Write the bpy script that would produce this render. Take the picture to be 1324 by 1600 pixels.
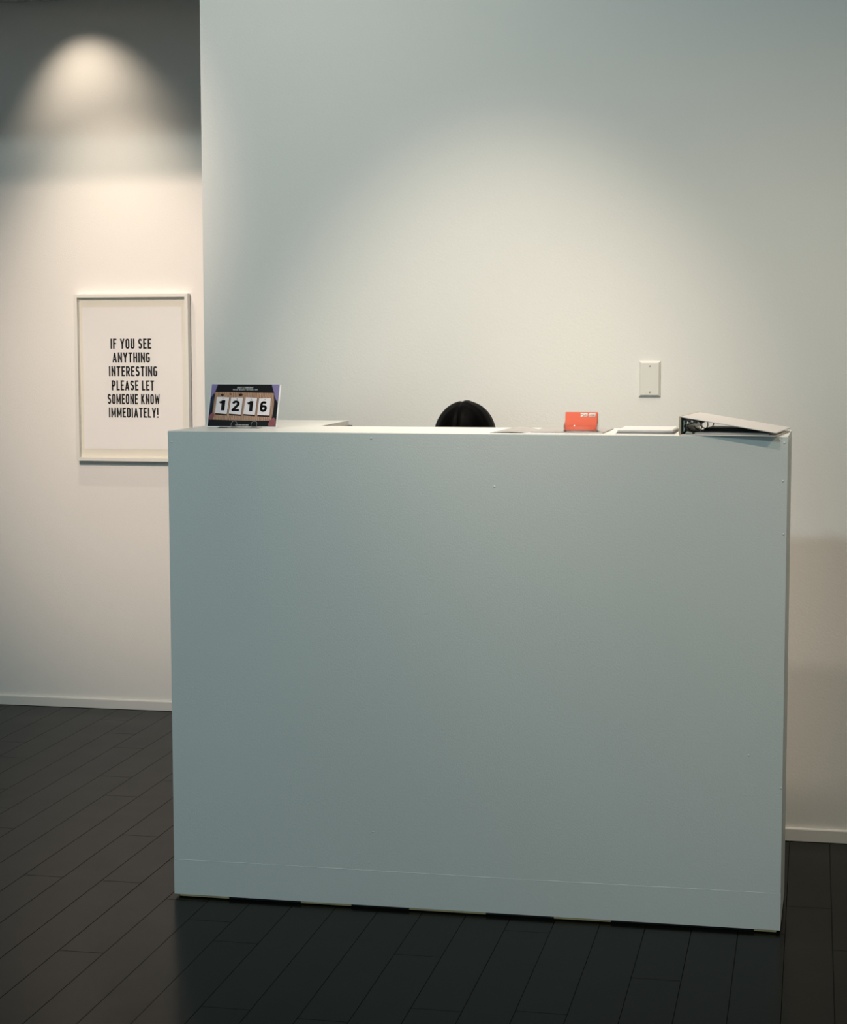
import bpy, bmesh, math, random
from mathutils import Vector, Matrix

for o in list(bpy.data.objects):
    bpy.data.objects.remove(o, do_unlink=True)
scene = bpy.context.scene
COL = scene.collection
PI = math.pi

# ------------------------------------------------------------------ camera
cd = bpy.data.cameras.new('camera')
cam = bpy.data.objects.new('camera', cd)
COL.objects.link(cam)
cd.sensor_fit = 'HORIZONTAL'
cd.sensor_width = 36.0
cd.lens = 2932.87 * 36.0 / 1324.0
cd.clip_start = 0.05
yaw, pitch, roll = 0.20464, 0.09449, -0.00201
F = Vector((-math.sin(yaw) * math.cos(pitch), math.cos(yaw) * math.cos(pitch), -math.sin(pitch)))
R = Vector((math.cos(yaw), math.sin(yaw), 0))
U = R.cross(F)
R2 = R * math.cos(roll) + U * math.sin(roll)
U2 = U * math.cos(roll) - R * math.sin(roll)
M3 = Matrix((R2, U2, -F)).transposed()
cam.matrix_world = Matrix.Translation((1.6955, -4.7911, 1.5377)) @ M3.to_4x4()
scene.camera = cam

# ------------------------------------------------------------------ world, exposure
vs = scene.view_settings
vs.view_transform = 'Standard'
vs.look = 'None'
vs.gamma = 1.0
vs.use_curve_mapping = False
vs.exposure = 0.0
w = bpy.data.worlds.new('overcast_sky')
scene.world = w
w.use_nodes = True
bg = w.node_tree.nodes['Background']
bg.inputs[0].default_value = (0.68, 0.93, 0.97, 1)
bg.inputs[1].default_value = 1.22

# daylight enters through the storefront behind the camera (portal only guides the sampling)
ROOM = dict(x0=-4.4, x1=4.2, y0=-9.0, yb=0.9194, yf=2.4352, zf=3.7, zh=2.8715)
ad = bpy.data.lights.new('storefront_portal', 'AREA')
ad.shape = 'RECTANGLE'
ad.size, ad.size_y = 6.4, 3.2
ad.cycles.is_portal = True
ao = bpy.data.objects.new('storefront_portal', ad)
COL.objects.link(ao)
ao.location = (-1.0, ROOM['y0'] + 0.02, 1.9)
ao.rotation_euler = (PI / 2, 0, 0)      # faces +Y, into the room


def spot(name, loc, target, power, half, blend, color, radius):
    d = bpy.data.lights.new(name, 'SPOT')
    d.energy = power
    d.color = color
    d.spot_size = 2 * math.radians(half)
    d.spot_blend = blend
    d.shadow_soft_size = radius
    o = bpy.data.objects.new(name, d)
    COL.objects.link(o)
    o.location = loc
    v = Vector(target) - Vector(loc)
    o.rotation_euler = v.to_track_quat('-Z', 'Y').to_euler()
    return o


# unseen lamps above the frame: gallery spots first, then added fills
spot('gallery_spot', (-1.05, -2.0, 3.60), (-0.83, 2.43, 1.26), 610, 15, 1.0, (1.0, 0.775, 0.62), 0.08)
spot('hall_poster_spot', (-1.10, 1.80, 2.83), (-1.00, 2.43, 1.60), 31, 33, 1.0, (1.0, 0.83, 0.64), 0.03)
spot('hall_downlight', (-1.22, 2.145, 2.86), (-1.14, 2.435, 2.31), 12.2, 41, 1.0, (1.0, 0.83, 0.645), 0.025)
spot('counter_spot', (0.76, -0.80, 3.50), (0.78, 0.92, 0.93), 176, 21, 1.0, (1.0, 0.84, 0.67), 0.06)
spot('counter_fill', (0.95, 0.10, 3.62), (0.98, 0.18, 1.28), 120, 22, 0.7, (1.0, 0.88, 0.74), 0.05)  # added fill that whitens the counter top
spot('wall_fill', (0.05, -0.45, 3.60), (0.08, 0.92, 0.65), 44, 56, 1.0, (1.0, 0.93, 0.79), 0.12)  # added wide fill, brightens the back wall
spot('entry_fill', (-0.60, -3.50, 3.60), (0.50, 0.4, 1.75), 176, 46, 1.0, (0.77, 0.97, 0.98), 0.12)  # cool fill added to lift the desk front and hall wall
spot('front_fill', (0.90, -1.45, 3.55), (1.60, 0.35, 1.15), 58, 23, 1.0, (1.0, 0.82, 0.68), 0.06)  # added warm fill for the right part of the desk front
spot('side_fill', (3.30, -1.75, 3.50), (1.70, 0.55, 1.10), 108, 26, 1.0, (1.0, 0.80, 0.52), 0.06)  # added warm fill for the side panel and lower right wall

# ------------------------------------------------------------------ helpers


def prop(o, label=None, cat=None, group=None, kind=None):
    if label: o['label'] = label
    if cat: o['category'] = cat
    if group: o['group'] = group
    if kind: o['kind'] = kind
    return o


def empty(name, loc):
    o = bpy.data.objects.new(name, None)
    o.empty_display_size = 0.05
    COL.objects.link(o)
    o.location = loc
    return o


def link(name, me, mat=None, parent=None, loc=None):
    """Mesh given in world coordinates; when parented the parent's location is taken off."""
    o = bpy.data.objects.new(name, me)
    COL.objects.link(o)
    if mat and len(me.materials) == 0:
        me.materials.append(mat)
    if parent is not None:
        o.parent = parent
        wl = Vector((0, 0, 0))
        p = parent
        while p is not None:
            wl += p.location
            p = p.parent
        o.location = (Vector(loc) if loc else Vector((0, 0, 0))) - wl
    elif loc:
        o.location = loc
    return o


def mesh(name, verts, faces, smooth=False):
    me = bpy.data.meshes.new(name)
    me.from_pydata([tuple(v) for v in verts], [], faces)
    me.update()
    if smooth:
        me.polygons.foreach_set('use_smooth', [True] * len(me.polygons))
    return me


def box_me(name, a, b, bevel=0.0, seg=2):
    bm = bmesh.new()
    bmesh.ops.create_cube(bm, size=1)
    for v in bm.verts:
        v.co = Vector([(a[i] + b[i]) / 2 + v.co[i] * (b[i] - a[i]) for i in range(3)])
    if bevel:
        bmesh.ops.bevel(bm, geom=list(bm.edges), offset=bevel, segments=seg, affect='EDGES', profile=0.6)
    me = bpy.data.meshes.new(name)
    bm.to_mesh(me)
    bm.free()
    if bevel:
        me.polygons.foreach_set('use_smooth', [True] * len(me.polygons))
        try:
            me.set_sharp_from_angle(angle=math.radians(50))
        except Exception:
            pass
    return me


def prism_me(name, poly, axis, a, b, bevel=0.0, seg=2):
    """poly of 2D points extruded along axis from a to b. axis 'Y': poly is (x, z); 'Z': poly is (x, y); 'X': (y, z)."""
    def P(p, t):
        if axis == 'Y': return (p[0], t, p[1])
        if axis == 'Z': return (p[0], p[1], t)
        return (t, p[0], p[1])
    n = len(poly)
    vs_ = [P(p, a) for p in poly] + [P(p, b) for p in poly]
    fs = [tuple(range(n)), tuple(range(2 * n - 1, n - 1, -1))]
    for i in range(n):
        j = (i + 1) % n
        fs.append((i, i + n, j + n, j))
    bm = bmesh.new()
    bv = [bm.verts.new(v) for v in vs_]
    for f in fs:
        bm.faces.new([bv[i] for i in f])
    bmesh.ops.recalc_face_normals(bm, faces=bm.faces)
    if bevel:
        bmesh.ops.bevel(bm, geom=list(bm.edges), offset=bevel, segments=seg, affect='EDGES', profile=0.6)
    me = bpy.data.meshes.new(name)
    bm.to_mesh(me)
    bm.free()
    return me


def tube_me(name, pts, r, n=8, closed=False):
    pts = [Vector(p) for p in pts]
    vs_, fs = [], []
    m = len(pts)
    up = None
    for i, p in enumerate(pts):
        if closed:
            t = (pts[(i + 1) % m] - pts[i - 1]).normalized()
        else:
            t = (pts[min(i + 1, m - 1)] - pts[max(i - 1, 0)]).normalized()
        if up is None:
            up = Vector((0, 0, 1)) if abs(t.z) < 0.9 else Vector((0, 1, 0))
        s = t.cross(up).normalized()
        up = s.cross(t).normalized()
        rr = r[i] if isinstance(r, (list, tuple)) else r
        for k in range(n):
            a = 2 * PI * k / n
            vs_.append(p + (s * math.cos(a) + up * math.sin(a)) * rr)
    rng = m if closed else m - 1
    for i in range(rng):
        for k in range(n):
            a = i * n + k
            b = i * n + (k + 1) % n
            c = ((i + 1) % m) * n + (k + 1) % n
            d = ((i + 1) % m) * n + k
            fs.append((a, b, c, d))
    if not closed:
        fs.append(tuple(range(n - 1, -1, -1)))
        fs.append(tuple(range((m - 1) * n, m * n)))
    return mesh(name, vs_, fs, True)


def lathe_me(name, prof, n=20, axis='Z', center=(0, 0, 0)):
    vs_, fs = [], []
    for r, h in prof:
        for k in range(n):
            a = 2 * PI * k / n
            c, s = r * math.cos(a), r * math.sin(a)
            v = (c, s, h) if axis == 'Z' else (c, -h, s)
            vs_.append((v[0] + center[0], v[1] + center[1], v[2] + center[2]))
    m = len(prof)
    for i in range(m - 1):
        for k in range(n):
            fs.append((i * n + k, i * n + (k + 1) % n, (i + 1) * n + (k + 1) % n, (i + 1) * n + k))
    fs.append(tuple(range(n - 1, -1, -1)))
    fs.append(tuple(range((m - 1) * n, m * n)))
    return mesh(name, vs_, fs, True)


# ------------------------------------------------------------------ materials
def mat(name, color, rough=0.5, metal=0.0, spec=0.5, bump=None, var=None, noise_scale=3.0, coat=0.0):
    m = bpy.data.materials.new(name)
    m.use_nodes = True
    nt = m.node_tree
    b = nt.nodes['Principled BSDF']
    b.inputs['Base Color'].default_value = (*color, 1)
    b.inputs['Roughness'].default_value = rough
    b.inputs['Metallic'].default_value = metal
    b.inputs['Specular IOR Level'].default_value = spec
    b.inputs['Coat Weight'].default_value = coat
    tc = nt.nodes.new('ShaderNodeTexCoord')
    if var:
        n = nt.nodes.new('ShaderNodeTexNoise')
        n.inputs['Scale'].default_value = noise_scale
        n.inputs['Detail'].default_value = 4
        nt.links.new(tc.outputs['Object'], n.inputs['Vector'])
        mx = nt.nodes.new('ShaderNodeMix')
        mx.data_type = 'RGBA'
        mx.inputs['A'].default_value = (*[c * (1 - var) for c in color], 1)
        mx.inputs['B'].default_value = (*[min(1, c * (1 + var)) for c in color], 1)
        nt.links.new(n.outputs['Fac'], mx.inputs['Factor'])
        nt.links.new(mx.outputs['Result'], b.inputs['Base Color'])
    if bump:
        sc, st, dist = bump
        n2 = nt.nodes.new('ShaderNodeTexNoise')
        n2.inputs['Scale'].default_value = sc
        n2.inputs['Detail'].default_value = 3
        nt.links.new(tc.outputs['Object'], n2.inputs['Vector'])
        bp = nt.nodes.new('ShaderNodeBump')
        bp.inputs['Strength'].default_value = st
        bp.inputs['Distance'].default_value = dist
        nt.links.new(n2.outputs['Fac'], bp.inputs['Height'])
        nt.links.new(bp.outputs['Normal'], b.inputs['Normal'])
    return m


def clear_mat(name, tint=(0.97, 0.98, 0.98), boost=1.0):
    m = bpy.data.materials.new(name)
    m.use_nodes = True
    nt = m.node_tree
    nt.nodes.remove(nt.nodes['Principled BSDF'])
    out = nt.nodes['Material Output']
    tr = nt.nodes.new('ShaderNodeBsdfTransparent')
    tr.inputs[0].default_value = (*tint, 1)
    gl = nt.nodes.new('ShaderNodeBsdfGlossy')
    gl.inputs['Roughness'].default_value = 0.03
    fr = nt.nodes.new('ShaderNodeFresnel')
    fr.inputs['IOR'].default_value = 1.0 + 0.49 * boost
    mx = nt.nodes.new('ShaderNodeMixShader')
    nt.links.new(fr.outputs[0], mx.inputs[0])
    nt.links.new(tr.outputs[0], mx.inputs[1])
    nt.links.new(gl.outputs[0], mx.inputs[2])
    nt.links.new(mx.outputs[0], out.inputs['Surface'])
    return m


def floor_mat():
    m = bpy.data.materials.new('ebony_plank')
    m.use_nodes = True
    nt = m.node_tree
    b = nt.nodes['Principled BSDF']
    b.inputs['Specular IOR Level'].default_value = 0.05
    tc = nt.nodes.new('ShaderNodeTexCoord')
    oi = nt.nodes.new('ShaderNodeObjectInfo')
    mp = nt.nodes.new('ShaderNodeMapping')
    mp.inputs['Scale'].default_value = (60, 3, 1)
    nt.links.new(tc.outputs['Object'], mp.inputs['Vector'])
    n = nt.nodes.new('ShaderNodeTexNoise')
    n.inputs['Scale'].default_value = 1.0
    n.inputs['Detail'].default_value = 6
    nt.links.new(mp.outputs[0], n.inputs['Vector'])
    ad_ = nt.nodes.new('ShaderNodeMath')
    ad_.operation = 'MULTIPLY_ADD'
    ad_.inputs[1].default_value = 0.6
    nt.links.new(oi.outputs['Random'], ad_.inputs[0])
    ml = nt.nodes.new('ShaderNodeMath')
    ml.operation = 'MULTIPLY'
    ml.inputs[1].default_value = 0.5
    nt.links.new(n.outputs['Fac'], ml.inputs[0])
    nt.links.new(ml.outputs[0], ad_.inputs[2])
    mx = nt.nodes.new('ShaderNodeMix')
    mx.data_type = 'RGBA'
    mx.inputs['A'].default_value = (0.0035, 0.0042, 0.0034, 1)
    mx.inputs['B'].default_value = (0.0056, 0.0066, 0.0052, 1)
    nt.links.new(ad_.outputs[0], mx.inputs['Factor'])
    nt.links.new(mx.outputs['Result'], b.inputs['Base Color'])
    # satin lacquer with soft patches of wear
    n2 = nt.nodes.new('ShaderNodeTexNoise')
    n2.inputs['Scale'].default_value = 7.0
    geo = nt.nodes.new('ShaderNodeNewGeometry')
    nt.links.new(geo.outputs['Position'], n2.inputs['Vector'])
    mr = nt.nodes.new('ShaderNodeMapRange')
    mr.inputs['To Min'].default_value = 0.17
    mr.inputs['To Max'].default_value = 0.27
    nt.links.new(n2.outputs['Fac'], mr.inputs['Value'])
    nt.links.new(mr.outputs[0], b.inputs['Roughness'])
    bp = nt.nodes.new('ShaderNodeBump')
    bp.inputs['Strength'].default_value = 0.04
    bp.inputs['Distance'].default_value = 0.001
    nt.links.new(n.outputs['Fac'], bp.inputs['Height'])
    nt.links.new(bp.outputs['Normal'], b.inputs['Normal'])
    return m


def wood_print_mat():
    m = bpy.data.materials.new('printed_wood_grain')
    m.use_nodes = True
    nt = m.node_tree
    b = nt.nodes['Principled BSDF']
    b.inputs['Roughness'].default_value = 0.3
    tc = nt.nodes.new('ShaderNodeTexCoord')
    mp = nt.nodes.new('ShaderNodeMapping')
    mp.inputs['Scale'].default_value = (1, 0.25, 0.25)
    nt.links.new(tc.outputs['Object'], mp.inputs['Vector'])
    wv = nt.nodes.new('ShaderNodeTexWave')
    wv.inputs['Scale'].default_value = 70
    wv.inputs['Distortion'].default_value = 6
    wv.inputs['Detail'].default_value = 3
    nt.links.new(mp.outputs[0], wv.inputs['Vector'])
    cr = nt.nodes.new('ShaderNodeValToRGB')
    cr.color_ramp.elements[0].color = (0.17, 0.07, 0.035, 1)
    cr.color_ramp.elements[1].color = (0.42, 0.21, 0.10, 1)
    nt.links.new(wv.outputs['Fac'], cr.inputs['Fac'])
    nt.links.new(cr.outputs['Color'], b.inputs['Base Color'])
    return m


WALL = mat('wall_paint', (0.84, 0.835, 0.82), 0.75, spec=0.25, bump=(170, 0.20, 0.002))
CEIL = mat('ceiling_paint', (0.75, 0.76, 0.76), 0.85, spec=0.2, bump=(180, 0.08, 0.002))
TRIM = mat('trim_gloss_white', (0.80, 0.79, 0.77), 0.35, bump=(60, 0.03, 0.001))
DESK = mat('desk_eggshell_white', (0.70, 0.735, 0.73), 0.5, spec=0.3, bump=(210, 0.22, 0.002), var=0.015, noise_scale=4)
DTOP = mat('desk_top_white', (0.82, 0.82, 0.80), 0.4, spec=0.4, bump=(300, 0.04, 0.001))
RAW = mat('raw_board_edge', (0.42, 0.36, 0.20), 0.8, var=0.2, noise_scale=60)
BLACK = mat('gap_shade_and_part_black', (0.01, 0.01, 0.01), 0.7, var=0.2)  # paints the gap shade under the desk; also the shoes and small black parts
FLOOR = floor_mat()
SUB = mat('subfloor_dark', (0.004, 0.004, 0.004), 0.9, var=0.1)
FRAME = mat('frame_white_lacquer', (0.80, 0.80, 0.77), 0.35, bump=(90, 0.03, 0.0005))
MATB = mat('mat_board_cream', (0.82, 0.80, 0.73), 0.85, var=0.01, noise_scale=40)
PAPER = mat('poster_paper', (0.91, 0.90, 0.91), 0.8, var=0.012, noise_scale=12)
INK = mat('black_ink', (0.004, 0.004, 0.005), 0.6, var=0.1, spec=0.1)
PLASTIC = mat('switch_plate_ivory', (0.78, 0.765, 0.73), 0.35, var=0.01)
SCREW = mat('screw_painted', (0.62, 0.60, 0.56), 0.35, metal=0.3, var=0.05)
CLEAR = clear_mat('clear_acrylic')
GLAZE = clear_mat('picture_glazing', (0.995, 0.995, 0.99), 0.6)
CARD = mat('card_white_stock', (0.80, 0.78, 0.80), 0.4, var=0.01)
CBLK = mat('card_print_black', (0.0035, 0.003, 0.005), 0.35, var=0.2, spec=0.08)
CPUR = mat('card_print_lilac', (0.20, 0.17, 0.36), 0.35, var=0.08, noise_scale=40, spec=0.08)
CBLU = mat('card_print_navy', (0.008, 0.018, 0.05), 0.35, var=0.3, noise_scale=40, spec=0.08)
CHND = mat('card_print_hand', (0.22, 0.07, 0.085), 0.35, var=0.35, noise_scale=90, spec=0.08)
CWHT = mat('card_print_paper_white', (0.74, 0.69, 0.74), 0.4, var=0.05, noise_scale=60, spec=0.08)
CSHD = mat('card_print_brown', (0.035, 0.012, 0.008), 0.4, var=0.3, noise_scale=60, spec=0.08)
CGRY = mat('card_print_grey', (0.45, 0.46, 0.47), 0.4, var=0.1)
CWOOD = wood_print_mat()
RED = mat('business_card_coral', (0.80, 0.135, 0.065), 0.45, var=0.02)
WHT = mat('print_white', (0.92, 0.90, 0.86), 0.5, var=0.01)
PAP2 = mat('leaflet_white', (0.78, 0.77, 0.78), 0.5, var=0.04, noise_scale=25)
PAP3 = mat('leaflet_grey', (0.42, 0.405, 0.40), 0.4, var=0.10, noise_scale=18)
PAP4 = mat('booklet_dark_page', (0.10, 0.10, 0.11), 0.5, var=0.2)
BINDW = mat('binder_vinyl_white', (0.74, 0.70, 0.69), 0.35, bump=(150, 0.04, 0.001), var=0.015)
BINDD = mat('binder_lining_dark', (0.03, 0.032, 0.028), 0.5, var=0.3, noise_scale=30)
BINDS = mat('binder_spine_tan', (0.52, 0.45, 0.33), 0.5, var=0.1)
CHROME = mat('ring_metal', (0.42, 0.41, 0.36), 0.33, metal=1.0, var=0.1)
DKMET = mat('ring_dark_metal', (0.05, 0.045, 0.035), 0.3, metal=0.8, var=0.1)
HAIR = mat('black_hair', (0.0010, 0.0009, 0.0010), 0.5, spec=0.03, var=0.3, noise_scale=30, bump=(90, 0.25, 0.002))
SKIN = mat('skin', (0.48, 0.28, 0.20), 0.5, var=0.05, noise_scale=20)
CLOTH = mat('dark_shirt', (0.02, 0.02, 0.024), 0.9, var=0.1, bump=(200, 0.1, 0.001))
DENIM = mat('dark_trousers', (0.015, 0.017, 0.022), 0.9, var=0.1, bump=(200, 0.1, 0.001))
STOOLM = mat('stool_black_plastic', (0.012, 0.012, 0.012), 0.5, var=0.1)
GLASSF = mat('storefront_aluminium', (0.35, 0.36, 0.37), 0.4, metal=0.8, var=0.05)

# ------------------------------------------------------------------ room shell
RX0, RX1, RY0, YB, YF, ZF, ZH = (ROOM[k] for k in ('x0', 'x1', 'y0', 'yb', 'yf', 'zf', 'zh'))
HEAD = 2.655          # underside of the header over the hall opening
PX = -0.1996         # free end of the back wall
TH = 0.12

floor = prop(link('floor', box_me('floor', (RX0 - .1, RY0 - .1, -0.10), (RX1 + .1, YF + .1, -0.008)), SUB), kind='structure')
wb = prism_me('wall_back', [(PX, -0.006), (RX1, -0.006), (RX1, ZF), (RX0, ZF), (RX0, HEAD), (PX, HEAD)], 'Y', YB, YB + TH)
prop(link('wall_back', wb, WALL), kind='structure')
prop(link('wall_far', box_me('wall_far', (RX0, YF, -0.006), (1.6, YF + .1, ZH)), WALL), kind='structure')
prop(link('wall_left', box_me('wall_left', (RX0 - .1, RY0, -0.006), (RX0, YF + .1, ZF)), WALL), kind='structure')
prop(link('wall_right', box_me('wall_right', (RX1, RY0, -0.006), (RX1 + .1, YB + TH, ZF)), WALL), kind='structure')
prop(link('wall_hall', box_me('wall_hall', (1.6, YB + TH, -0.006), (1.7, YF + .1, ZH)), WALL), kind='structure')
prop(link('ceiling', box_me('ceiling', (RX0 - .1, RY0 - .1, ZF), (RX1 + .1, YB + TH, ZF + .1)), CEIL), kind='structure')
prop(link('ceiling_hall', box_me('ceiling_hall', (RX0 - .1, YB + TH, ZH), (1.7, YF + .1, ZH + .1)), CEIL), kind='structure')
# storefront wall behind the camera, with a wide opening
WX0, WX1, WZ0, WZ1 = -4.2, 2.2, 0.3, 3.5
bmw = bmesh.new()
for a, b in (((RX0, RY0 - .12, -0.006), (WX0, RY0, ZF)), ((WX1, RY0 - .12, -0.006), (RX1, RY0, ZF)),
             ((WX0, RY0 - .12, -0.006), (WX1, RY0, WZ0)), ((WX0, RY0 - .12, WZ1), (WX1, RY0, ZF))):
    t = box_me('t', a, b)
    bmw.from_mesh(t)
    bpy.data.meshes.remove(t)
mw = bpy.data.meshes.new('wall_front')
bmw.to_mesh(mw)
bmw.free()
prop(link('wall_front', mw, WALL), kind='structure')
win = prop(empty('window_1', (-1.0, RY0, WZ0)), kind='structure')
for i in range(5):
    x = WX0 + (WX1 - WX0) * i / 4
    x = min(max(x, WX0 + .03), WX1 - .03)
    link('mullion', box_me('mullion', (x - .03, RY0 - .09, WZ0), (x + .03, RY0 - .03, WZ1), .003), GLASSF, win)
for z in (WZ0 + .03, WZ1 - .03):
    link('window_rail', box_me('rail', (WX0 + .06, RY0 - .085, z - .03), (WX1 - .06, RY0 - .035, z + .03), .003), GLASSF, win)


def baseboard(name, x0, x1, y, h=0.0402, t=0.012):
    prof = [(y, 0.0015), (y - t, 0.0015), (y - t, h - .004), (y - t + .001, h - .0015), (y - t + .0035, h), (y, h)]
    return prop(link(name, prism_me(name, prof, 'X', x0, x1), TRIM), kind='structure')


baseboard('baseboard_far', RX0, 1.6, YF)
baseboard('baseboard_back', PX, RX1, YB)

# ------------------------------------------------------------------ floor planks
PW, PL, X0, GAP = 0.1189, 1.16, -0.0164, 0.0009
rng = random.Random(11)
known = {-1: -0.487, -2: 0.105, -3: 0.579, -4: 0.115, -5: 1.04, -6: 1.30, -7: 1.742, -8: 0.815, -9: 1.055, -11: 1.757, 0: -0.026,
         11: -0.406, 9: -0.68, 10: 0.21, 12: 0.37, 8: -0.11, 7: 0.45, 6: -0.35, -10: 0.35}


def plank_geo(x0, x1, y0, y1, c=0.0007, d=-0.007):
    vs_ = [(x0, y0, d), (x1, y0, d), (x1, y1, d), (x0, y1, d),
           (x0, y0, -c), (x1, y0, -c), (x1, y1, -c), (x0, y1, -c),
           (x0 + c, y0 + c, 0), (x1 - c, y0 + c, 0), (x1 - c, y1 - c, 0), (x0 + c, y1 - c, 0)]
    fs = []
    for k in (0, 4):
        for i in range(4):
            j = (i + 1) % 4
            fs.append((k + i, k + j, k + 4 + j, k + 4 + i))
    fs.append((8, 9, 10, 11))
    return vs_, fs


NEAR_Y = -1.75
full = None
restv, restf = [], []


def add_rest(x0, x1, y0, y1):
    v, f = plank_geo(x0, x1, y0, y1)
    k = len(restv)
    restv.extend(v)
    restf.extend([tuple(i + k for i in q) for q in f])


k0 = math.floor((RX0 - X0) / PW)
k1 = math.ceil((RX1 - X0) / PW)
for k in range(k0, k1):
    xa, xb = X0 + PW * k + GAP / 2, X0 + PW * (k + 1) - GAP / 2
    xa, xb = max(xa, RX0), min(xb, RX1)
    if xb - xa < 0.01:
        continue
    off = known.get(k, rng.uniform(0, PL))
    y = off - math.ceil((off - RY0) / PL) * PL
    while y < YF:
        ya, yb = max(y, RY0) + GAP / 2, min(y + PL, YF) - GAP / 2
        y += PL
        if yb - ya < 0.01:
            continue
        near = yb > NEAR_Y and -2.35 < xa < 2.45
        if not near:
            add_rest(xa, xb, ya, yb)
            continue
        isfull = abs((yb - ya) - (PL - GAP)) < 1e-4
        if isfull:
            if full is None:
                v, f = plank_geo(0, PW - GAP, 0, PL - GAP)
                full = mesh('plank', v, f)
                full.materials.append(FLOOR)
            me = full
        else:
            v, f = plank_geo(0, PW - GAP, 0, yb - ya)
            me = mesh('plank', v, f)
            me.materials.append(FLOOR)
        o = bpy.data.objects.new('plank', me)
        COL.objects.link(o)
        o.parent = floor
        o.location = (xa, ya, 0)
st = link('plank_field', mesh('plank_field', restv, restf), FLOOR, floor)
st['kind'] = 'stuff'

# ------------------------------------------------------------------ reception desk
W, H, D, DW, WINGX = 1.636, 1.28, 0.3367, 0.692, 0.334
TOP = 0.0145
desk = empty('reception_desk', (W / 2, D / 2, 0))
prop(desk, 'tall plain white reception desk with bluish front panel and narrow counter', 'desk')


def panel_vbevel(name, a, b, bev):
    """box with only its vertical edges rounded"""
    bm = bmesh.new()
    bmesh.ops.create_cube(bm, size=1)
    for v in bm.verts:
        v.co = Vector([(a[i] + b[i]) / 2 + v.co[i] * (b[i] - a[i]) for i in range(3)])
    ed = [e for e in bm.edges if abs(e.verts[0].co.z - e.verts[1].co.z) > 1e-4 and max(e.verts[0].co.y, e.verts[1].co.y) < (a[1] + b[1]) / 2]
    bmesh.ops.bevel(bm, geom=ed, offset=bev, segments=2, affect='EDGES', profile=0.6)
    me = bpy.data.meshes.new(name)
    bm.to_mesh(me)
    bm.free()
    return me


KZ = 0.105
BOT = 0.009
link('front_panel', panel_vbevel('front_panel', (0, 0, KZ), (W, .018, H - TOP), .0016), DESK, desk)
link('base_strip', box_me('base_strip', (0, -.0004, BOT), (W, .018, KZ)), DESK, desk)
link('side_panel', prism_me('side_panel', [(W - .018, .018), (W, .018), (W + .005, D), (W - .013, D)], 'Z', BOT, H - TOP), DESK, desk)   # runs slightly out of square
link('side_panel', box_me('side_panel', (0, .018, BOT), (.018, DW, H - TOP)), DESK, desk)
# counter: ledge along the front and a wing running back on the left, one L-shaped slab
poly = [(0, 0), (W, 0), (W + .005, D), (WINGX, D), (WINGX - .005, DW), (0, DW)]
bm = bmesh.new()
lo = [bm.verts.new((x, y, H - TOP)) for x, y in poly]
hi = [bm.verts.new((x, y, H)) for x, y in poly]
n = len(poly)
bm.faces.new(lo[::-1])
bm.faces.new(hi)
for i in range(n):
    j = (i + 1) % n
    bm.faces.new((lo[i], lo[j], hi[j], hi[i]))
te = [e for e in bm.edges if all(v.co.z > H - 1e-4 for v in e.verts)]
bmesh.ops.bevel(bm, geom=te, offset=.0012, segments=2, affect='EDGES', profile=0.6)
me = bpy.data.meshes.new('counter_top')
bm.to_mesh(me)
bm.free()
link('counter_top', me, DTOP, desk)
me.materials.append(DESK)
for p in me.polygons:            # the front edge carries the panel's paint
    if p.normal.y < -0.9:
        p.material_index = 1
# paint bead along the seam of the base strip
rb = random.Random(4)
pts = []
for i in range(90):
    x = .002 + (W - .004) * i / 89
    pts.append((x, 0.0006 + rb.uniform(-.0003, .0003), KZ + .0007 * math.sin(x * 5) + rb.uniform(-.0004, .0004)))
link('paint_bead', tube_me('paint_bead', pts, [0.0012 + rb.uniform(-.0003, .0004) for _ in pts], 6), DESK, desk)
# raw edge slivers and a black strip painting the shade of the gap below the panel
link('gap_shade', box_me('gap_shade', (.012, .010, .0005), (W - .012, .05, BOT)), BLACK, desk)
for xa, xb in ((.016, .156), (.36, .50), (.66, .868), (1.57, 1.626), (1.05, 1.20)):
    link('shim', box_me('shim', (xa, .0005, .0040), (xb, .010, BOT)), RAW, desk)
for x, z in ((.5608, 1.2655), (.8895, 1.1439), (.5611, .211), (1.5491, .4637), (1.6285, 1.0332), (1.6265, 1.2641),
             (.0102, 1.2501), (1.6320, .3812), (1.6248, 1.1675)):
    bmb = bmesh.new()
    bmesh.ops.create_uvsphere(bmb, u_segments=10, v_segments=6, radius=1)
    for v in bmb.verts:
        v.co = Vector((x + v.co.x * .0032, v.co.y * .0012, z + v.co.z * .0026))
    meb = bpy.data.meshes.new('paint_drip')
    bmb.to_mesh(meb)
    bmb.free()
    meb.polygons.foreach_set('use_smooth', [True] * len(meb.polygons))
    link('paint_drip', meb, DESK, desk)
link('dark_block', box_me('dark_block', (WINGX - .05, DW - .09, H - TOP - .030), (WINGX + .005, DW + .004, H - TOP - .0002), .001), BLACK, desk)  # plain black block under the wing's rear inner corner, identity unknown

# ------------------------------------------------------------------ stroke lettering
def arc(cx, cy, rx, ry, a0, a1, n=7):
    return [(cx + rx * math.cos(math.radians(a0 + (a1 - a0) * i / n)), cy + ry * math.sin(math.radians(a0 + (a1 - a0) * i / n))) for i in range(n + 1)]


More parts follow.
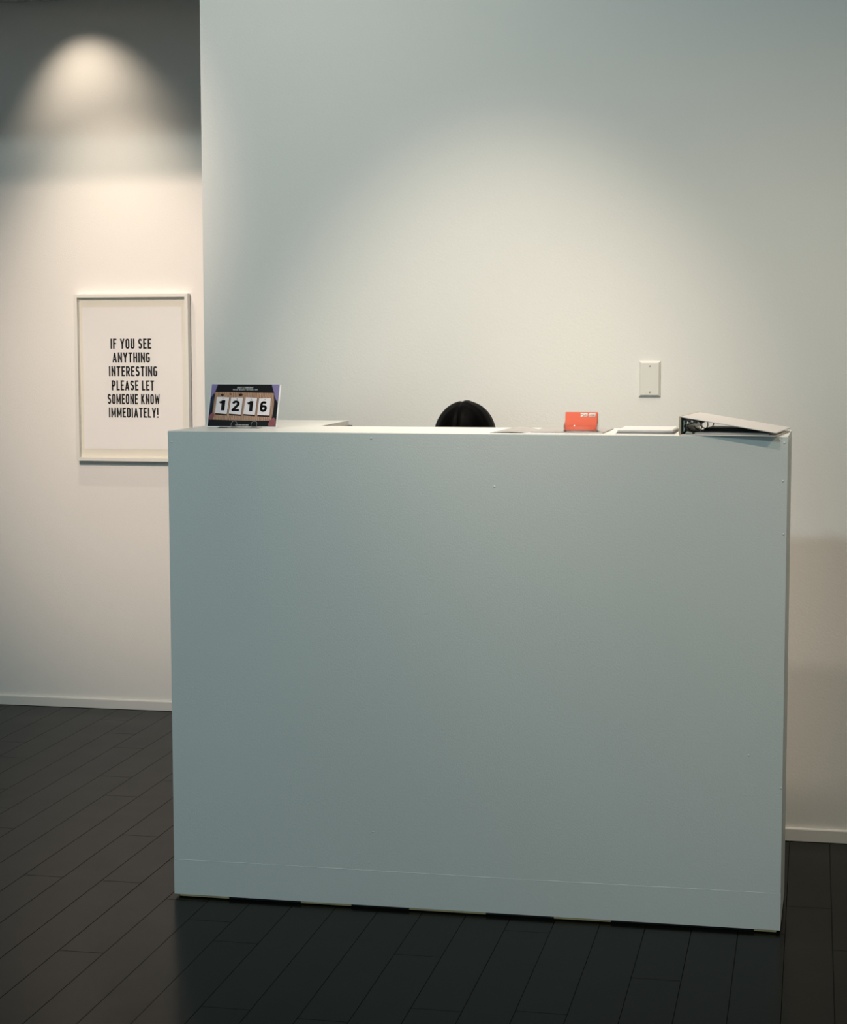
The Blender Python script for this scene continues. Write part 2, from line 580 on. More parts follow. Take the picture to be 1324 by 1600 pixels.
def glyphs(t, gw):
    h = t / 2
    l, r, b, tp = h, gw - h, h, 1 - h
    rx = (r - l) / 2
    cx = gw / 2
    mid = .52
    G = {}
    G['I'] = (t, [[(h, 0), (h, 1)]])
    G['F'] = (gw * .86, [[(l, 0), (l, 1)], [(l, tp), (gw * .86, tp)], [(l, mid), (gw * .76, mid)]])
    G['E'] = (gw * .88, [[(l, 0), (l, 1)], [(l, tp), (gw * .88, tp)], [(l, mid), (gw * .78, mid)], [(l, b), (gw * .88, b)]])
    G['L'] = (gw * .84, [[(l, 0), (l, 1)], [(l, b), (gw * .84, b)]])
    G['T'] = (gw * .96, [[(gw * .48, 0), (gw * .48, 1)], [(0, tp), (gw * .96, tp)]])
    G['H'] = (gw, [[(l, 0), (l, 1)], [(r, 0), (r, 1)], [(l, mid), (r, mid)]])
    G['N'] = (gw * 1.06, [[(l, 0), (l, 1)], [(r + gw * .06, 0), (r + gw * .06, 1)], [(l - h * .4, 1), (r + gw * .06 + h * .4, 0), .72]])
    mw_ = gw * 1.28
    G['M'] = (mw_, [[(l, 0), (l, 1)], [(mw_ - h, 0), (mw_ - h, 1)], [(l - h * .3, 1), (mw_ / 2, .22), (mw_ - h + h * .3, 1), .66]])
    ww = gw * 1.42
    G['W'] = (ww, [[(h * .9, 1), (ww * .27, b), (ww / 2, .82), (ww * .73, b), (ww - h * .9, 1), .80]])
    G['A'] = (gw * 1.12, [[(h * .9, 0), (gw * .56, tp), (gw * 1.12 - h * .9, 0), .9], [(gw * .26, .27), (gw * .86, .27)]])
    G['Y'] = (gw * 1.10, [[(h * .8, 1), (gw * .55, .43), (gw * 1.10 - h * .8, 1)], [(gw * .55, 0), (gw * .55, .45)]])
    G['K'] = (gw * 1.06, [[(l, 0), (l, 1)], [(r + gw * .02, 1), (l, .40)], [(l + gw * .2, .56), (r + gw * .05, 0)]])
    O = arc(cx, tp - rx, rx, rx, 0, 180) + arc(cx, b + rx, rx, rx, 180, 360)
    G['O'] = (gw, [O + [O[0]]])
    G['U'] = (gw, [[(l, 1), (l, b + rx)] + arc(cx, b + rx, rx, rx, 180, 360) + [(r, 1)]])
    G['D'] = (gw, [[(l, b), (l, tp), (cx, tp)] + arc(cx, tp - rx, rx, rx, 90, 0)[1:] + arc(cx, b + rx, rx, rx, 0, -90) + [(l, b)]])
    ry = (tp - .46) / 2
    P = [(l, tp), (cx, tp)] + arc(cx, tp - ry, rx, ry, 90, -90)[1:] + [(l, .46)]
    G['P'] = (gw, [[(l, 0), (l, 1)], P])
    G['R'] = (gw * 1.02, [[(l, 0), (l, 1)], P, [(cx, .46), (r + gw * .02, 0)]])
    ryb = (.52 - b) / 2
    G['B'] = (gw, [[(l, 0), (l, 1)], [(l, tp), (cx, tp)] + arc(cx, tp - (tp - .52) / 2, rx * .92, (tp - .52) / 2, 90, -90)[1:] + [(l, .52)],
                   [(l, .52), (cx, .52)] + arc(cx, b + ryb, rx, ryb, 90, -90)[1:] + [(l, b)]])
    G['G'] = (gw, [arc(cx, tp - rx, rx, rx, 15, 180) + arc(cx, b + rx, rx, rx, 180, 360) + [(r, .47), (cx + h * .2, .47)]])
    rs = (tp - .52) / 2
    rs2 = (.52 - b) / 2
    S = arc(cx, tp - rs, rx, rs, 20, 250, 10) + arc(cx, b + rs2, rx, rs2, 70, -160, 10)
    G['S'] = (gw, [S])
    G['!'] = (t * 1.05, [[(h, .30), (h, 1)], [(h, 0), (h, t * .95)]])
    G['1'] = (gw * .62, [[(gw * .62 - h, 0), (gw * .62 - h, 1)], [(gw * .62 - h, tp - .02), (0.0, .74)]])
    G['2'] = (gw, [arc(cx, tp - rx, rx, rx, 175, 0, 8) + [(r, tp - rx - .08), (l, b + .02), (l, b), (gw, b)]])
    r6 = rx
    G['6'] = (gw, [arc(cx, tp - r6, r6, r6, 35, 180) + arc(cx, b + r6, r6, r6, 180, 360) + arc(cx, .54 - r6 * .8, r6, r6 * .8, 0, 180)])
    return G


def text_mesh(name, lines, t, gw, gap, space, place):
    """lines: (string, x0, x1, base, cap). place(u, v) -> 3D point. Returns one mesh of flat strokes."""
    G = glyphs(t, gw)
    V, Fc = [], []
    for s, x0, x1, base, cap in lines:
        adv, items = 0.0, []
        for ch in s:
            if ch == ' ':
                adv += space
                continue
            wd, pl = G[ch]
            items.append((adv, pl))
            adv += wd + gap
        adv -= gap
        sx = (x1 - x0) / adv
        for a0, pls in items:
            for pl in pls:
                wt = 1.0
                if not isinstance(pl[-1], tuple):
                    wt, pl = pl[-1], pl[:-1]
                pts_ = [((a0 + x), y) for x, y in pl]
                hh = t / 2 * wt
                for i in range(len(pts_) - 1):
                    (ax, ay), (bx, by) = pts_[i], pts_[i + 1]
                    L = math.hypot(bx - ax, by - ay)
                    if L < 1e-6:
                        continue
                    nx, ny = -(by - ay) / L * hh, (bx - ax) / L * hh
                    k = len(V)
                    for px, py in ((ax + nx, ay + ny), (ax - nx, ay - ny), (bx - nx, by - ny), (bx + nx, by + ny)):
                        V.append(place(x0 + px * sx, base + min(max(py, -.01), 1.01) * cap))
                    Fc.append((k, k + 1, k + 2, k + 3))
                for i in range(1, len(pts_) - 1):
                    jx, jy = pts_[i]
                    k = len(V)
                    for q in range(8):
                        a = 2 * PI * q / 8
                        V.append(place(x0 + (jx + hh * math.cos(a)) * sx, base + min(max(jy + hh * math.sin(a), -.01), 1.01) * cap))
                    Fc.append(tuple(range(k, k + 8)))
    return mesh(name, V, Fc)


# ------------------------------------------------------------------ framed text poster
fx0, fx1, fz0, fz1 = -1.2415, -0.7575, 1.0262, 1.7012
fyF, fyB = 2.4002, YF
rw = 0.0142
poster = empty('framed_poster', ((fx0 + fx1) / 2, YF, fz0))
prop(poster, 'white framed poster with black capital lettering hung on the far wall', 'poster')


def rail(p_out, p_in):
    """mitred rail from outer pair to inner pair, given as (x, z)"""
    (a, b), (c, d) = p_out, p_in
    return prism_me('frame_rail', [a, b, d, c], 'Y', fyF, fyB - .001, .0007, 1)


o4 = [(fx0, fz0), (fx1, fz0), (fx1, fz1), (fx0, fz1)]
i4 = [(fx0 + rw, fz0 + rw), (fx1 - rw, fz0 + rw), (fx1 - rw, fz1 - rw), (fx0 + rw, fz1 - rw)]
for i in range(4):
    j = (i + 1) % 4
    link('frame_rail', rail((o4[i], o4[j]), (i4[i], i4[j])), FRAME, poster)
link('mat_board', box_me('mat_board', (fx0 + rw, 2.4243, fz0 + rw), (fx1 - rw, 2.433, fz1 - rw)), MATB, poster)
sheet = link('paper_sheet', box_me('paper_sheet', (-1.2150, 2.4232, 1.0748), (-.7906, 2.4240, 1.6490)), PAPER, poster)
LINES = [('IF YOU SEE', -1.0950, -.9217, 1.4810, .0410), ('ANYTHING', -1.0878, -.9281, 1.4255, .0410),
         ('INTERESTING', -1.1040, -.8977, 1.3700, .0410), ('PLEASE LET', -1.0927, -.9122, 1.3132, .0405),
         ('SOMEONE KNOW', -1.1116, -.8887, 1.2575, .0410), ('IMMEDIATELY!', -1.1071, -.8950, 1.2030, .0405)]
link('lettering', text_mesh('lettering', LINES, .152, .41, .105, .27, lambda u, v: (u, 2.4228, v)), INK, sheet)
link('glazing', box_me('glazing', (fx0 + rw * .8, 2.4100, fz0 + rw * .8), (fx1 - rw * .8, 2.4120, fz1 - rw * .8)), GLAZE, poster)

# ------------------------------------------------------------------ blank switch plate
sx0, sx1, sz0, sz1 = 1.1785, 1.2430, 1.3475, 1.4556
plate = empty('switch_plate', ((sx0 + sx1) / 2, YB, sz0))
prop(plate, 'small blank ivory switch plate with two screws on the back wall', 'wall plate')
c = .0058
pv, pf = [], []
for y, ins in ((YB - .0002, 0), (YB - .0022, 0), (YB - .0066, c * .70), (YB - .0078, c)):
    for x, z in ((sx0 + ins, sz0 + ins), (sx1 - ins, sz0 + ins), (sx1 - ins, sz1 - ins), (sx0 + ins, sz1 - ins)):
        pv.append((x, y, z))
for k in range(3):
    for i in range(4):
        j = (i + 1) % 4
        pf.append((k * 4 + i, k * 4 + j, k * 4 + 4 + j, k * 4 + 4 + i))
pf.append((12, 13, 14, 15))
pf.append((3, 2, 1, 0))
link('cover', mesh('cover', pv, pf), PLASTIC, plate)
for z in (sz0 + .0145, sz1 - .0145):
    s_ = link('screw', lathe_me('screw', [(.0030, 0), (.0029, .0008), (.0018, .0014)], 14, 'Y', (1.2113, YB - .0078, z)), SCREW, plate)
    link('slot', box_me('slot', (1.2113 - .0022, YB - .0095, z - .0004), (1.2113 + .0022, YB - .00895, z + .0004)), DKMET, s_)

# ------------------------------------------------------------------ postcard in clear stand (left end of the counter)
CW, CH = 0.197, 0.1235
c0 = Vector((0.046, 0.200, 1.2840))
cu = Vector((1, 0, 0))
cv = Vector((0.0, 0.045, 0.1147)).normalized()
cn = cu.cross(cv)          # towards the viewer (-Y, up)
if cn.y > 0:
    cn = -cn


def CP(u, v, lift=0.0):
    return c0 + cu * (u * CW) + cv * (v * CH) + cn * lift


def card_slab(name, pts_, l0, l1):
    n_ = len(pts_)
    vs_ = [CP(u, v, l1) for u, v in pts_] + [CP(u, v, l0) for u, v in pts_]
    fs = [tuple(range(n_)), tuple(range(2 * n_ - 1, n_ - 1, -1))]
    for i in range(n_):
        j = (i + 1) % n_
        fs.append((i, i + n_, j + n_, j))
    bm_ = bmesh.new()
    bv = [bm_.verts.new(v) for v in vs_]
    for f in fs:
        bm_.faces.new([bv[i] for i in f])
    bmesh.ops.recalc_face_normals(bm_, faces=bm_.faces)
    me_ = bpy.data.meshes.new(name)
    bm_.to_mesh(me_)
    bm_.free()
    return me_


card = empty('postcard_stand', (0.145, 0.21, H))
prop(card, 'upright black postcard reading 1216 in a clear stand on the counter', 'postcard')
stock = link('card_stock', card_slab('card_stock', [(-.012, -.02), (1.012, -.02), (1.022, 1.0), (-.004, 1.006)], -.0035, -.0003), CARD, card)


def pr(name, pts_, m_, lift):
    return link(name, card_slab(name, pts_, lift - .00012, lift), m_, stock)


pr('printed_ground', [(0, 0), (1, 0), (1, 1), (0, 1)], CBLK, .0)
pr('printed_corner', [(0, 1), (.089, 1), (.066, .86), (.056, .78), (0, .665)], CPUR, .0002)
pr('printed_corner', [(.882, 1), (1, 1), (.995, .56), (.96, .66), (.926, .811)], CPUR, .0002)
pr('printed_sleeve', [(0, .672), (.049, .795), (.052, .6), (.036, .46), (.02, .28), (.01, .10), (0, .02)], CBLU, .0002)
pr('printed_board', [(.062, .81), (.2, .812), (.45, .806), (.7, .80), (.918, .797), (.932, .77), (.944, .5), (.94, .328), (.93, .19), (.905, .14), (.6, .138), (.3, .148), (.06, .157), (.048, .19), (.052, .36), (.055, .538)], CWOOD, .0003)
hl = [(.046 + .036 * math.cos(a) + .012 * math.sin(a), .235 + .085 * math.sin(a)) for a in [2 * PI * i / 12 for i in range(12)]]
pr('printed_hand', hl, CHND, .0005)
pr('printed_hand', [(.945, .205), (.965, .212), (.983, .18), (1.0, .05), (1.0, .005), (.892, .012), (.888, .07), (.905, .13), (.925, .18)], CHND, .0005)
for kx, ky, rr in ((.171, .745, .022), (.296, .765, .011), (.442, .75, .028)):
    pr('printed_nail', [(kx + rr * math.cos(2 * PI * i / 9), ky + rr * 1.35 * math.sin(2 * PI * i / 9)) for i in range(9)], CSHD, .0005)
cards = [((.094, .696), (.278, .686), (.265, .289), (.090, .311)), ((.308, .686), (.482, .681), (.474, .279), (.295, .300)),
         ((.521, .691), (.689, .675), (.681, .273), (.506, .294)), ((.721, .667), (.892, .673), (.893, .261), (.714, .273))]
digs = [('1', .144, .226, .374, .246), ('2', .328, .441, .357, .257), ('1', .560, .638, .357, .245), ('6', .745, .846, .343, .257)]
for q, dg in zip(cards, digs):
    sh = [(u + .004, v - (.035 if i >= 2 else .0)) for i, (u, v) in enumerate(q)]
    pr('printed_shadow', sh, CSHD, .0005)
    pc = pr('printed_number_card', list(q), CWHT, .0008)
    s, xa, xb, base, cap = dg
    link('printed_digit', text_mesh('printed_digit', [(s, xa, xb, base, cap)], .21 if s != '1' else .22, .60 if s != '1' else .55, .1, .2, lambda u, v: CP(u, v, .0010)), INK, stock)
    pr('printed_pin', [((q[0][0] + q[1][0]) / 2 + .007 * math.cos(2 * PI * i / 6), (q[0][1] + q[1][1]) / 2 - .035 + .011 * math.sin(2 * PI * i / 6)) for i in range(6)], CSHD, .0010)
link('printed_title', text_mesh('printed_title', [('MADS LYNNERUP', .381, .618, .902, .040)], .2, .5, .14, .34, lambda u, v: CP(u, v, .0006)), CGRY, stock)
link('printed_subtitle', text_mesh('printed_subtitle', [('YOU ARE THE ARTIST YOU FIGURE IT OUT', .317, .684, .857, .030)], .18, .5, .14, .34, lambda u, v: CP(u, v, .0006)), CGRY, stock)
for xa, xb in ((.405, .455), (.46, .50), (.505, .55), (.555, .602)):
    pr('printed_line', [(xa, .026), (xb, .026), (xb, .040), (xa, .040)], CGRY, .0006)
# clear acrylic stand: base, leaning back plate, two round front tabs
link('stand_base', box_me('stand_base', (.085, .165, H + .0002), (.205, .262, H + .0032), .0006, 1), CLEAR, card)
link('stand_back', card_slab('stand_back', [(.2, -.005), (.8, -.005), (.8, .7), (.2, .7)], -.0068, -.0040), CLEAR, card)
for uc in (.394, .689):
    ring = [(uc + .042 * math.cos(a), .050 + .066 * math.sin(a)) for a in [PI * i / 12 for i in range(13)]] + [(uc - .042, -.01), (uc + .042, -.01)]
    tb = link('stand_tab', card_slab('stand_tab', ring, .0022, .0042), CLEAR, card)
    rp = [CP(uc + .042 * math.cos(a), .050 + .066 * math.sin(a), .0042) for a in [PI * i / 14 for i in range(15)]]
    link('tab_rim', tube_me('tab_rim', [CP(uc + .042, -.01, .0042)] + rp + [CP(uc - .042, -.01, .0042)], .0003, 6), CGRY, tb)

# ------------------------------------------------------------------ leaflets, coral business cards, booklets
def sheet_me(name, x0, x1, y0, y1, z, th, fz, nx=14, ny=8, skew=0.0):
    """curled sheet: fz(s, t) lifts it; s, t run 0..1 in x and y"""
    V, Fc = [], []
    for layer in (0, 1):
        for j in range(ny + 1):
            for i in range(nx + 1):
                s, t = i / nx, j / ny
                V.append((x0 + (x1 - x0) * s + skew * t, y0 + (y1 - y0) * t, z + fz(s, t) + th * layer))
    m_ = (nx + 1) * (ny + 1)
    for j in range(ny):
        for i in range(nx):
            a = j * (nx + 1) + i
            b, c_, d = a + 1, a + nx + 2, a + nx + 1
            Fc.append((a, d, c_, b))
            Fc.append((a + m_, b + m_, c_ + m_, d + m_))
    edge = [i for i in range(nx + 1)] + [(j) * (nx + 1) + nx for j in range(1, ny + 1)] + [ny * (nx + 1) + i for i in range(nx - 1, -1, -1)] + [j * (nx + 1) for j in range(ny - 1, 0, -1)]
    for k in range(len(edge)):
        a, b = edge[k], edge[(k + 1) % len(edge)]
        Fc.append((a, b, b + m_, a + m_))
    return mesh(name, V, Fc, False)


lf = empty('leaflet', (.93, .15, H))
prop(lf, 'single curled grey leaflet lying between the seated head and the coral cards', 'leaflet')
link('sheet', sheet_me('sheet', .868, .975, .055, .215, H + .0003, .0006, lambda s, t: .0075 * math.sin(PI * min(1, s * 1.05)) * (0.35 + .65 * t), skew=.01), PAP3, lf)
br = empty('brochure', (1.06, .18, H))
prop(br, 'flat pale brochure lying under the coral business card holder', 'brochure')
link('lower_page', sheet_me('lower_page', .958, 1.160, .050, .285, H + .0003, .0011, lambda s, t: .0, skew=.004), PAP2, br)
link('upper_page', sheet_me('upper_page', .972, 1.164, .068, .300, H + .0016, .0011, lambda s, t: .0012 * math.sin(PI * s), skew=.004), PAP3, br)

hx0, hx1 = 1.0600, 1.1480
HZ = H + .0042
hold = empty('card_holder', ((hx0 + hx1) / 2, .10, HZ))
prop(hold, 'clear business card holder filled with coral red cards on the counter', 'card holder')
# acrylic: base plate, front lip, back plate, two cheeks
link('holder_base', box_me('holder_base', (hx0, .0700, HZ), (hx1, .118, HZ + .0018), .0004, 1), CLEAR, hold)
link('holder_lip', box_me('holder_lip', (hx0, .0700, HZ + .0018), (hx1, .0718, HZ + .0165), .0004, 1), CLEAR, hold)
lean = .30
link('holder_back', prism_me('holder_back', [(.1005, HZ + .0018), (.1025, HZ + .0018), (.1025 + .046 * lean, HZ + .046), (.1005 + .046 * lean, HZ + .046)], 'X', hx0, hx1), CLEAR, hold)
for xa in (hx0, hx1 - .0016):
    link('holder_cheek', prism_me('holder_cheek', [(.0718, HZ + .0018), (.1005, HZ + .0018), (.1090, HZ + .030), (.0718, HZ + .0165)], 'X', xa, xa + .0016), CLEAR, hold)
cx0, cx1 = hx0 + .0022, hx1 - .0022
nst = 7
for k in range(nst):
    yb_ = .0775 + k * .0031
    top = HZ + .0020 + .0475 - (0.0004 * (k % 3))
    ln = .24
    m_ = prism_me('business_card', [(yb_, HZ + .0020), (yb_ + .0006, HZ + .0020), (yb_ + .0006 + .0475 * ln, top), (yb_ + .0475 * ln, top)], 'X', cx0 + .0003 * (k % 2), cx1 - .0003 * ((k + 1) % 2))
    o_ = link('business_card', m_, RED, hold)
    if k == 0:
        front = o_
# white B and R, turned a quarter clockwise, at the top right of the front card
def FC(u, v):      # u in metres from the card's left edge, v in metres up the card
    return (cx0 + u, .0775 + v * .24 - .0003, HZ + .0020 + v)


cwid = cx1 - cx0
def rotplace(px, py):     # glyph x runs down, glyph height runs right
    return lambda u, v: FC(px + v, py - u)


link('printed_letter', text_mesh('printed_letter', [('B', 0, .0098, 0, .0185)], .22, .72, .1, .2, rotplace(cwid - .0225, .0455)), WHT, front)
link('printed_letter', text_mesh('printed_letter', [('R', 0, .0098, 0, .0185)], .22, .72, .1, .2, rotplace(cwid - .0435, .0455)), WHT, front)

specs = [(1.1965, 1.3450, .058, .262, PAP2, 'lowest'), (1.1985, 1.3465, .060, .262, PAP4, 'dark'), (1.1985, 1.3440, .058, .264, PAP2, 'third'), (1.2005, 1.3430, .062, .268, PAP2, 'top')]
bl = ['white folded booklet at the bottom of the small stack beside the binder',
      'thin dark folded booklet second from the bottom of the stack beside the binder',
      'white folded booklet second from the top of the stack beside the binder',
      'white folded booklet lying on top of the small stack beside the binder']
zz = H + .0003
for i, (xa, xb, ya, yb_, m_, nm) in enumerate(specs):
    b_ = empty('folded_booklet', ((xa + xb) / 2, (ya + yb_) / 2, zz))
    prop(b_, bl[i], 'booklet', 'folded booklets stacked beside the binder')
    th = (.0008, .0005, .0008, .0012)[i]
    g = (.0009, .0003, .0011, .0003)[i]
    f1 = lambda s, t, g=g: g * (0.3 + 0.7 * math.sin(PI * s)) * .3
    link('lower_leaf', sheet_me('lower_leaf', xa, xb, ya, yb_, zz, th * .8, f1), m_, b_)
    f2 = lambda s, t, g=g: g * (0.45 + 0.55 * math.sin(PI * (s * .8 + .1) + i))
    link('upper_leaf', sheet_me('upper_leaf', xa + .001, xb - .002, ya + .001, yb_, zz + th + g * .3, th * .8, f2), m_, b_)
    zz += th * 2 + g + .0003

# ------------------------------------------------------------------ ring binder (right end, slightly over the edge)
bd = empty('ring_binder', (1.367, .0045, H + .0002))
prop(bd, 'open ended white ring binder lying on the right end of the counter', 'binder')
rot = math.radians(-6.5)
bd.rotation_euler = (0, 0, rot)
BLN, BWD, BT = .272, .240, .049          # length into depth, width, spine height


def bpart(name, me_, m_, parent=None):
    o_ = bpy.data.objects.new(name, me_)
    COL.objects.link(o_)
    if len(me_.materials) == 0:
        me_.materials.append(m_)
    o_.parent = parent or bd
    return o_


ct = .0026
bpart('lower_cover', box_me('lower_cover', (.001, 0, 0), (BWD, BLN, ct), .0008, 1), BINDW)
bpart('spine', box_me('spine', (-.0045, 0, .0006), (.001, BLN, BT), .0012, 2), BINDS)
# upper cover slopes from the top of the spine down to the free edge
za, zb = BT, .0108
bpart('upper_cover', prism_me('upper_cover', [(-.0040, za - ct), (BWD + .002, zb - ct), (BWD + .002, zb), (-.0040, za)], 'Y', 0, BLN, .0006, 1), BINDW)
# lining of the spine and the ring mechanism
bpart('spine_lining', box_me('spine_lining', (.001, .002, ct), (.0025, BLN - .002, BT - ct - .001)), BINDD)
mech = bpart('ring_plate', prism_me('ring_plate', [(.0030, .0090), (.0065, .0080), (.0085, .0150), (.0092, .0235), (.0085, .0320), (.0065, .0390), (.0030, .0380)], 'Y', .018, BLN - .018, .0006, 1), CHROME)
for yy in (.045, .136, .227):
    pts = []
    for i in range(25):
        a = -PI * .93 + 2 * PI * .93 * i / 24
        pts.append((.0285 + .0185 * math.cos(a), yy, .0222 + .0150 * math.sin(a)))
    bpart('ring', tube_me('ring', pts, .00135, 8), DKMET, mech)
for y0_, y1_ in ((.004, .020), (BLN - .020, BLN - .004)):
    lev = bpart('lever', tube_me('lever', [(.009, y1_ if y0_ < .1 else y0_, .022), (.014, (y0_ + y1_) / 2, .026), (.022, y0_ if y0_ < .1 else y1_, .033)], [.0045, .0055, .0062], 10), CHROME, mech)
bpart('rivet', lathe_me('rivet', [(.0058, 0), (.0055, .0014), (.0030, .0024)], 16, 'Y', (.0165, .0055, .0290)), CHROME, mech)
bpart('rivet', lathe_me('rivet', [(.0060, 0), (.0056, .0014), (.0028, .0022)], 16, 'Y', (.0290, .0075, .0345)), CHROME, mech)
bpart('clip', prism_me('clip', [(.010, .0045), (.030, .0045), (.027, .0085), (.016, .0115)], 'Y', .003, .020, .0008, 1), CHROME, mech)
bpart('clip', prism_me('clip', [(.031, .0330), (.040, .0300), (.041, .0370), (.033, .0400)], 'Y', .003, .018, .0008, 1), BINDD, mech)
# a thin grey page block inside on the lower cover
bpart('page_block', box_me('page_block', (.034, .012, ct + .0002), (BWD - .018, BLN - .008, ct + .0045), .0004, 1), PAP3)
bpart('divider', box_me('divider', (.040, .120, ct + .0047), (BWD - .06, BLN - .02, ct + .0105), .0004, 1), BINDD)

# ------------------------------------------------------------------ person seated behind the counter
PXc, HY, HZc = 0.700, 0.600, 1.238


def skin_mesh(name, chains, root):
    """chains: dict key -> (pos, (rx, ry)), edges list"""
    nodes, edges = chains
    keys = list(nodes)
    idx = {k: i for i, k in enumerate(keys)}
    me_ = bpy.data.meshes.new(name)
    me_.from_pydata([nodes[k][0] for k in keys], [(idx[a], idx[b]) for a, b in edges], [])
    return me_, idx, [nodes[k][1] for k in keys]


def skin_obj(name, chains, root, m_, parent=None, sub=2, loc=(0, 0, 0)):
    me_, idx, rad = skin_mesh(name, chains, root)
    off = Vector(loc)
    for v in me_.vertices:
        v.co -= off
    o_ = bpy.data.objects.new(name, me_)
    COL.objects.link(o_)
    me_.materials.append(m_)
    sm = o_.modifiers.new('skin', 'SKIN')
    sm.use_smooth_shade = True
    if not me_.skin_vertices:
        bm_ = bmesh.new()
        bm_.from_mesh(me_)
        bm_.verts.layers.skin.verify()
        bm_.to_mesh(me_)
        bm_.free()
    data = me_.skin_vertices[0].data
    for i, r_ in enumerate(rad):
        data[i].radius = r_ if isinstance(r_, tuple) else (r_, r_)
        data[i].use_root = (i == idx[root])
    ss = o_.modifiers.new('smooth', 'SUBSURF')
    ss.levels = sub
    ss.render_levels = sub
    if parent is not None:
        o_.parent = parent
        o_.location = off - parent.location
    else:
        o_.location = off
    return o_


def body_nodes():
    N = {'pelvis': ((PXc, .690, .545), (.125, .095)), 'waist': ((PXc, .700, .70), (.115, .085)), 'chest': ((PXc, .705, .88), (.130, .095)),
         'collar': ((PXc, .700, 1.015), (.085, .070)), 'neck': ((PXc, .670, 1.085), (.050, .052)), 'nape': ((PXc, .640, 1.135), (.050, .055)),
         'jaw': ((PXc, .600, 1.175), (.062, .070)), 'skull': ((PXc, .605, 1.235), (.074, .080)), 'crown': ((PXc, .615, 1.285), (.052, .056))}
    E_ = [('pelvis', 'waist'), ('waist', 'chest'), ('chest', 'collar'), ('collar', 'neck'), ('neck', 'nape'), ('nape', 'jaw'), ('jaw', 'skull'), ('skull', 'crown')]
    # face: nose and brow point down and forward, the head is bowed
    N['nose'] = ((PXc, .512, 1.190), (.012, .012))
    N['chin'] = ((PXc, .560, 1.125), (.026, .024))
    E_ += [('jaw', 'nose'), ('jaw', 'chin')]
    for s, t in ((-1, 'l'), (1, 'r')):
        N['sh' + t] = ((PXc + s * .175, .700, .985), (.058, .058))
        N['el' + t] = ((PXc + s * .225, .640, .725), (.042, .042))
        N['wr' + t] = ((PXc + s * .120, .455, .655), (.027, .024))
        N['pa' + t] = ((PXc + s * .095, .395, .645), (.036, .016))
        N['hip' + t] = ((PXc + s * .095, .640, .520), (.085, .080))
        N['kn' + t] = ((PXc + s * .115, .230, .515), (.060, .058))
        N['ca' + t] = ((PXc + s * .115, .245, .360), (.055, .055))
        N['an' + t] = ((PXc + s * .115, .260, .105), (.038, .038))
        N['to' + t] = ((PXc + s * .120, .125, .037), (.036, .026))
        N['ear' + t] = ((PXc + s * .085, .610, 1.195), (.010, .018))
        E_ += [('collar', 'sh' + t), ('sh' + t, 'el' + t), ('el' + t, 'wr' + t), ('wr' + t, 'pa' + t), ('pelvis', 'hip' + t), ('hip' + t, 'kn' + t),
               ('kn' + t, 'ca' + t), ('ca' + t, 'an' + t), ('an' + t, 'to' + t), ('jaw', 'ear' + t)]
        fl = (.062, .070, .066, .052)
        for k in range(4):
            fxo = s * (-.030 + .020 * k)
            a_, b_, c_ = 'f%s%da' % (t, k), 'f%s%db' % (t, k), 'f%s%dc' % (t, k)
            bx_ = PXc + s * .088
            N[a_] = ((bx_ + fxo, .365, .643), (.0095, .0095))
            N[b_] = ((bx_ + fxo * 1.05, .365 - fl[k] * .55, .640), (.0085, .0085))
            N[c_] = ((bx_ + fxo * 1.05, .365 - fl[k], .622), (.0075, .0075))
            E_ += [('pa' + t, a_), (a_, b_), (b_, c_)]
        N['t' + t + 'a'] = ((PXc + s * .050, .405, .640), (.011, .011))
        N['t' + t + 'b'] = ((PXc + s * .035, .372, .630), (.009, .009))
        E_ += [('pa' + t, 't' + t + 'a'), ('t' + t + 'a', 't' + t + 'b')]
    return N, E_


person = skin_obj('person', body_nodes(), 'pelvis', SKIN, None, 2, (PXc, .40, 0))
prop(person, 'person with black parted hair seated behind the desk, head bowed', 'person')
# clothing follows the body a little outside it
nb, eb = body_nodes()
sel = ['pelvis', 'waist', 'chest', 'collar', 'shl', 'shr', 'ell', 'elr', 'wrl', 'wrr']
sn = {k: (nb[k][0], tuple(r_ + .010 for r_ in nb[k][1])) for k in sel}
se = [e for e in eb if e[0] in sn and e[1] in sn]
skin_obj('shirt', (sn, se), 'pelvis', CLOTH, person, 2, (PXc, .40, 0))
sel = ['pelvis', 'hipl', 'hipr', 'knl', 'knr', 'cal', 'car', 'anl', 'anr']
sn = {k: (nb[k][0], tuple(r_ + .012 for r_ in nb[k][1])) for k in sel}
se = [e for e in eb if e[0] in sn and e[1] in sn]
skin_obj('trousers', (sn, se), 'pelvis', DENIM, person, 2, (PXc, .40, 0))
for s in (-1, 1):
    bme = bmesh.new()
    bmesh.ops.create_uvsphere(bme, u_segments=12, v_segments=8, radius=.010)
    for v in bme.verts:
        v.co += Vector((PXc + s * .031, .540, 1.200))
    mee = bpy.data.meshes.new('eye')
    bme.to_mesh(mee)
    bme.free()
    link('eye', mee, WHT, person)
link('mouth', tube_me('mouth', [(PXc - .022, .556, 1.150), (PXc, .545, 1.151), (PXc + .022, .556, 1.150)], [.003, .0055, .003], 8), RED, person)
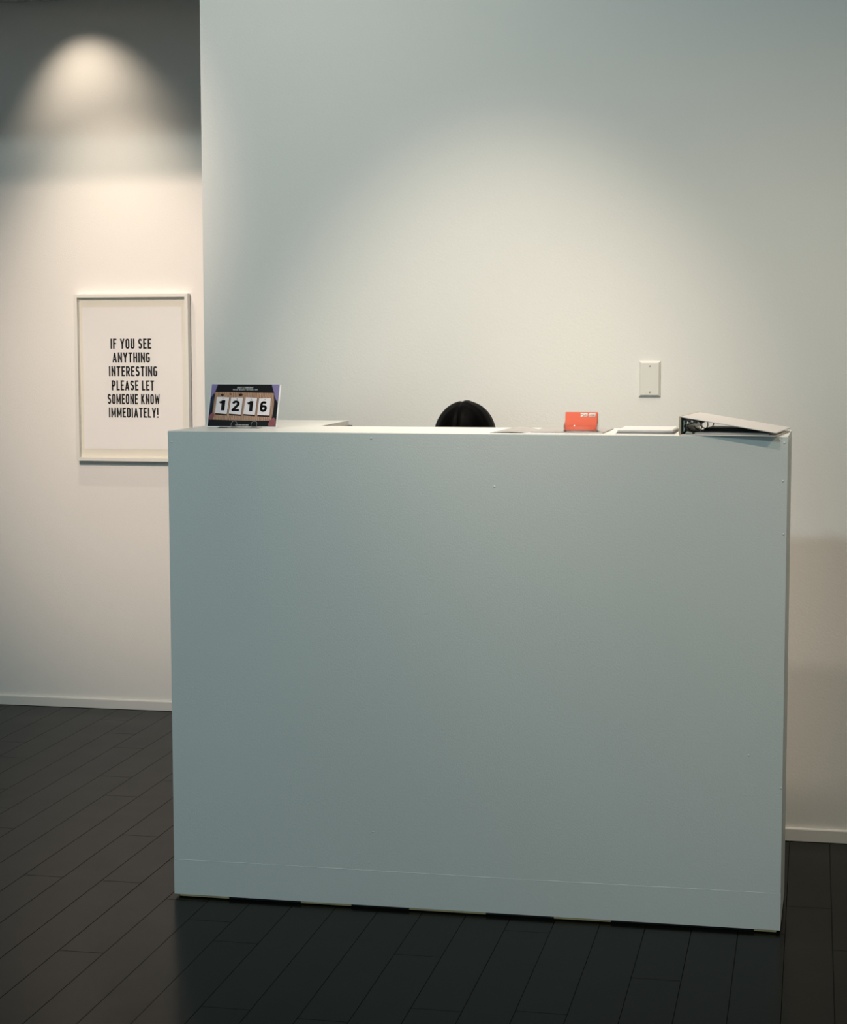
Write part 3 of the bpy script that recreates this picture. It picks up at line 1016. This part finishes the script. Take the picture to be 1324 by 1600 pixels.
for s in (-1, 1):
    x = PXc + s * .118
    link('shoe', prism_me('shoe', [(.085, .003), (.300, .003), (.305, .060), (.235, .085), (.150, .060), (.090, .042)], 'X', x - .045, x + .045, .012, 2), BLACK, person)

# hair: a full cap with a centre parting, combed to both sides
hv, hf = [], []
NU, NV = 96, 44
rh = random.Random(8)
strand = [rh.uniform(-1, 1) for _ in range(400)]
ax, ay, az = .0915, .108, .1055
for j in range(NV + 1):
    th = .02 + (PI * .80 - .02) * j / NV
    for i in range(NU):
        ph = 2 * PI * i / NU
        x, y, z = math.sin(th) * math.cos(ph), math.sin(th) * math.sin(ph), math.cos(th)
        r_ = 1.0
        # parting groove runs front to back, slightly left of the crown
        gx = x + .10
        if z > -.2:
            r_ -= .030 * math.exp(-(gx / .045) ** 2) * (1 if z > 0 else 1 + z * 5)
            r_ += .012 * math.exp(-((gx - .16) / .12) ** 2) + .002 * math.exp(-((gx + .16) / .12) ** 2)
        # locks
        r_ += .007 * math.sin(9 * y + 3.0 * abs(gx) + 1.3) * (1 - abs(z)) + .004 * math.sin(23 * y + 5 * abs(gx))
        r_ += .0015 * strand[(i * 7 + j // 6) % 400]
        # keep the face open below the fringe
        yy = y
        if y < -.2 and z < -.05:
            yy = y * (1 - min(.35, (-.05 - z) * .7))
        hv.append((PXc + ax * r_ * x, HY + .010 + ay * r_ * yy, HZc + az * r_ * z))
for j in range(NV):
    for i in range(NU):
        k = (i + 1) % NU
        hf.append((j * NU + i, (j + 1) * NU + i, (j + 1) * NU + k, j * NU + k))
hf.append(tuple(range(NU)))
link('hair', mesh('hair', hv, hf, True), HAIR, person)

stool = empty('stool', (PXc, .70, 0))
prop(stool, 'low black stool under the person seated behind the desk', 'stool')
link('seat', lathe_me('seat', [(.120, .345), (.145, .352), (.148, .372), (.138, .384), (.08, .388)], 28, 'Z', (PXc, .70, 0)), STOOLM, stool)
for a in (45, 135, 225, 315):
    ca_, sa_ = math.cos(math.radians(a)), math.sin(math.radians(a))
    link('leg', tube_me('leg', [(PXc + .10 * ca_, .70 + .10 * sa_, .347), (PXc + .150 * ca_, .70 + .150 * sa_, .001)], .013, 10), STOOLM, stool)
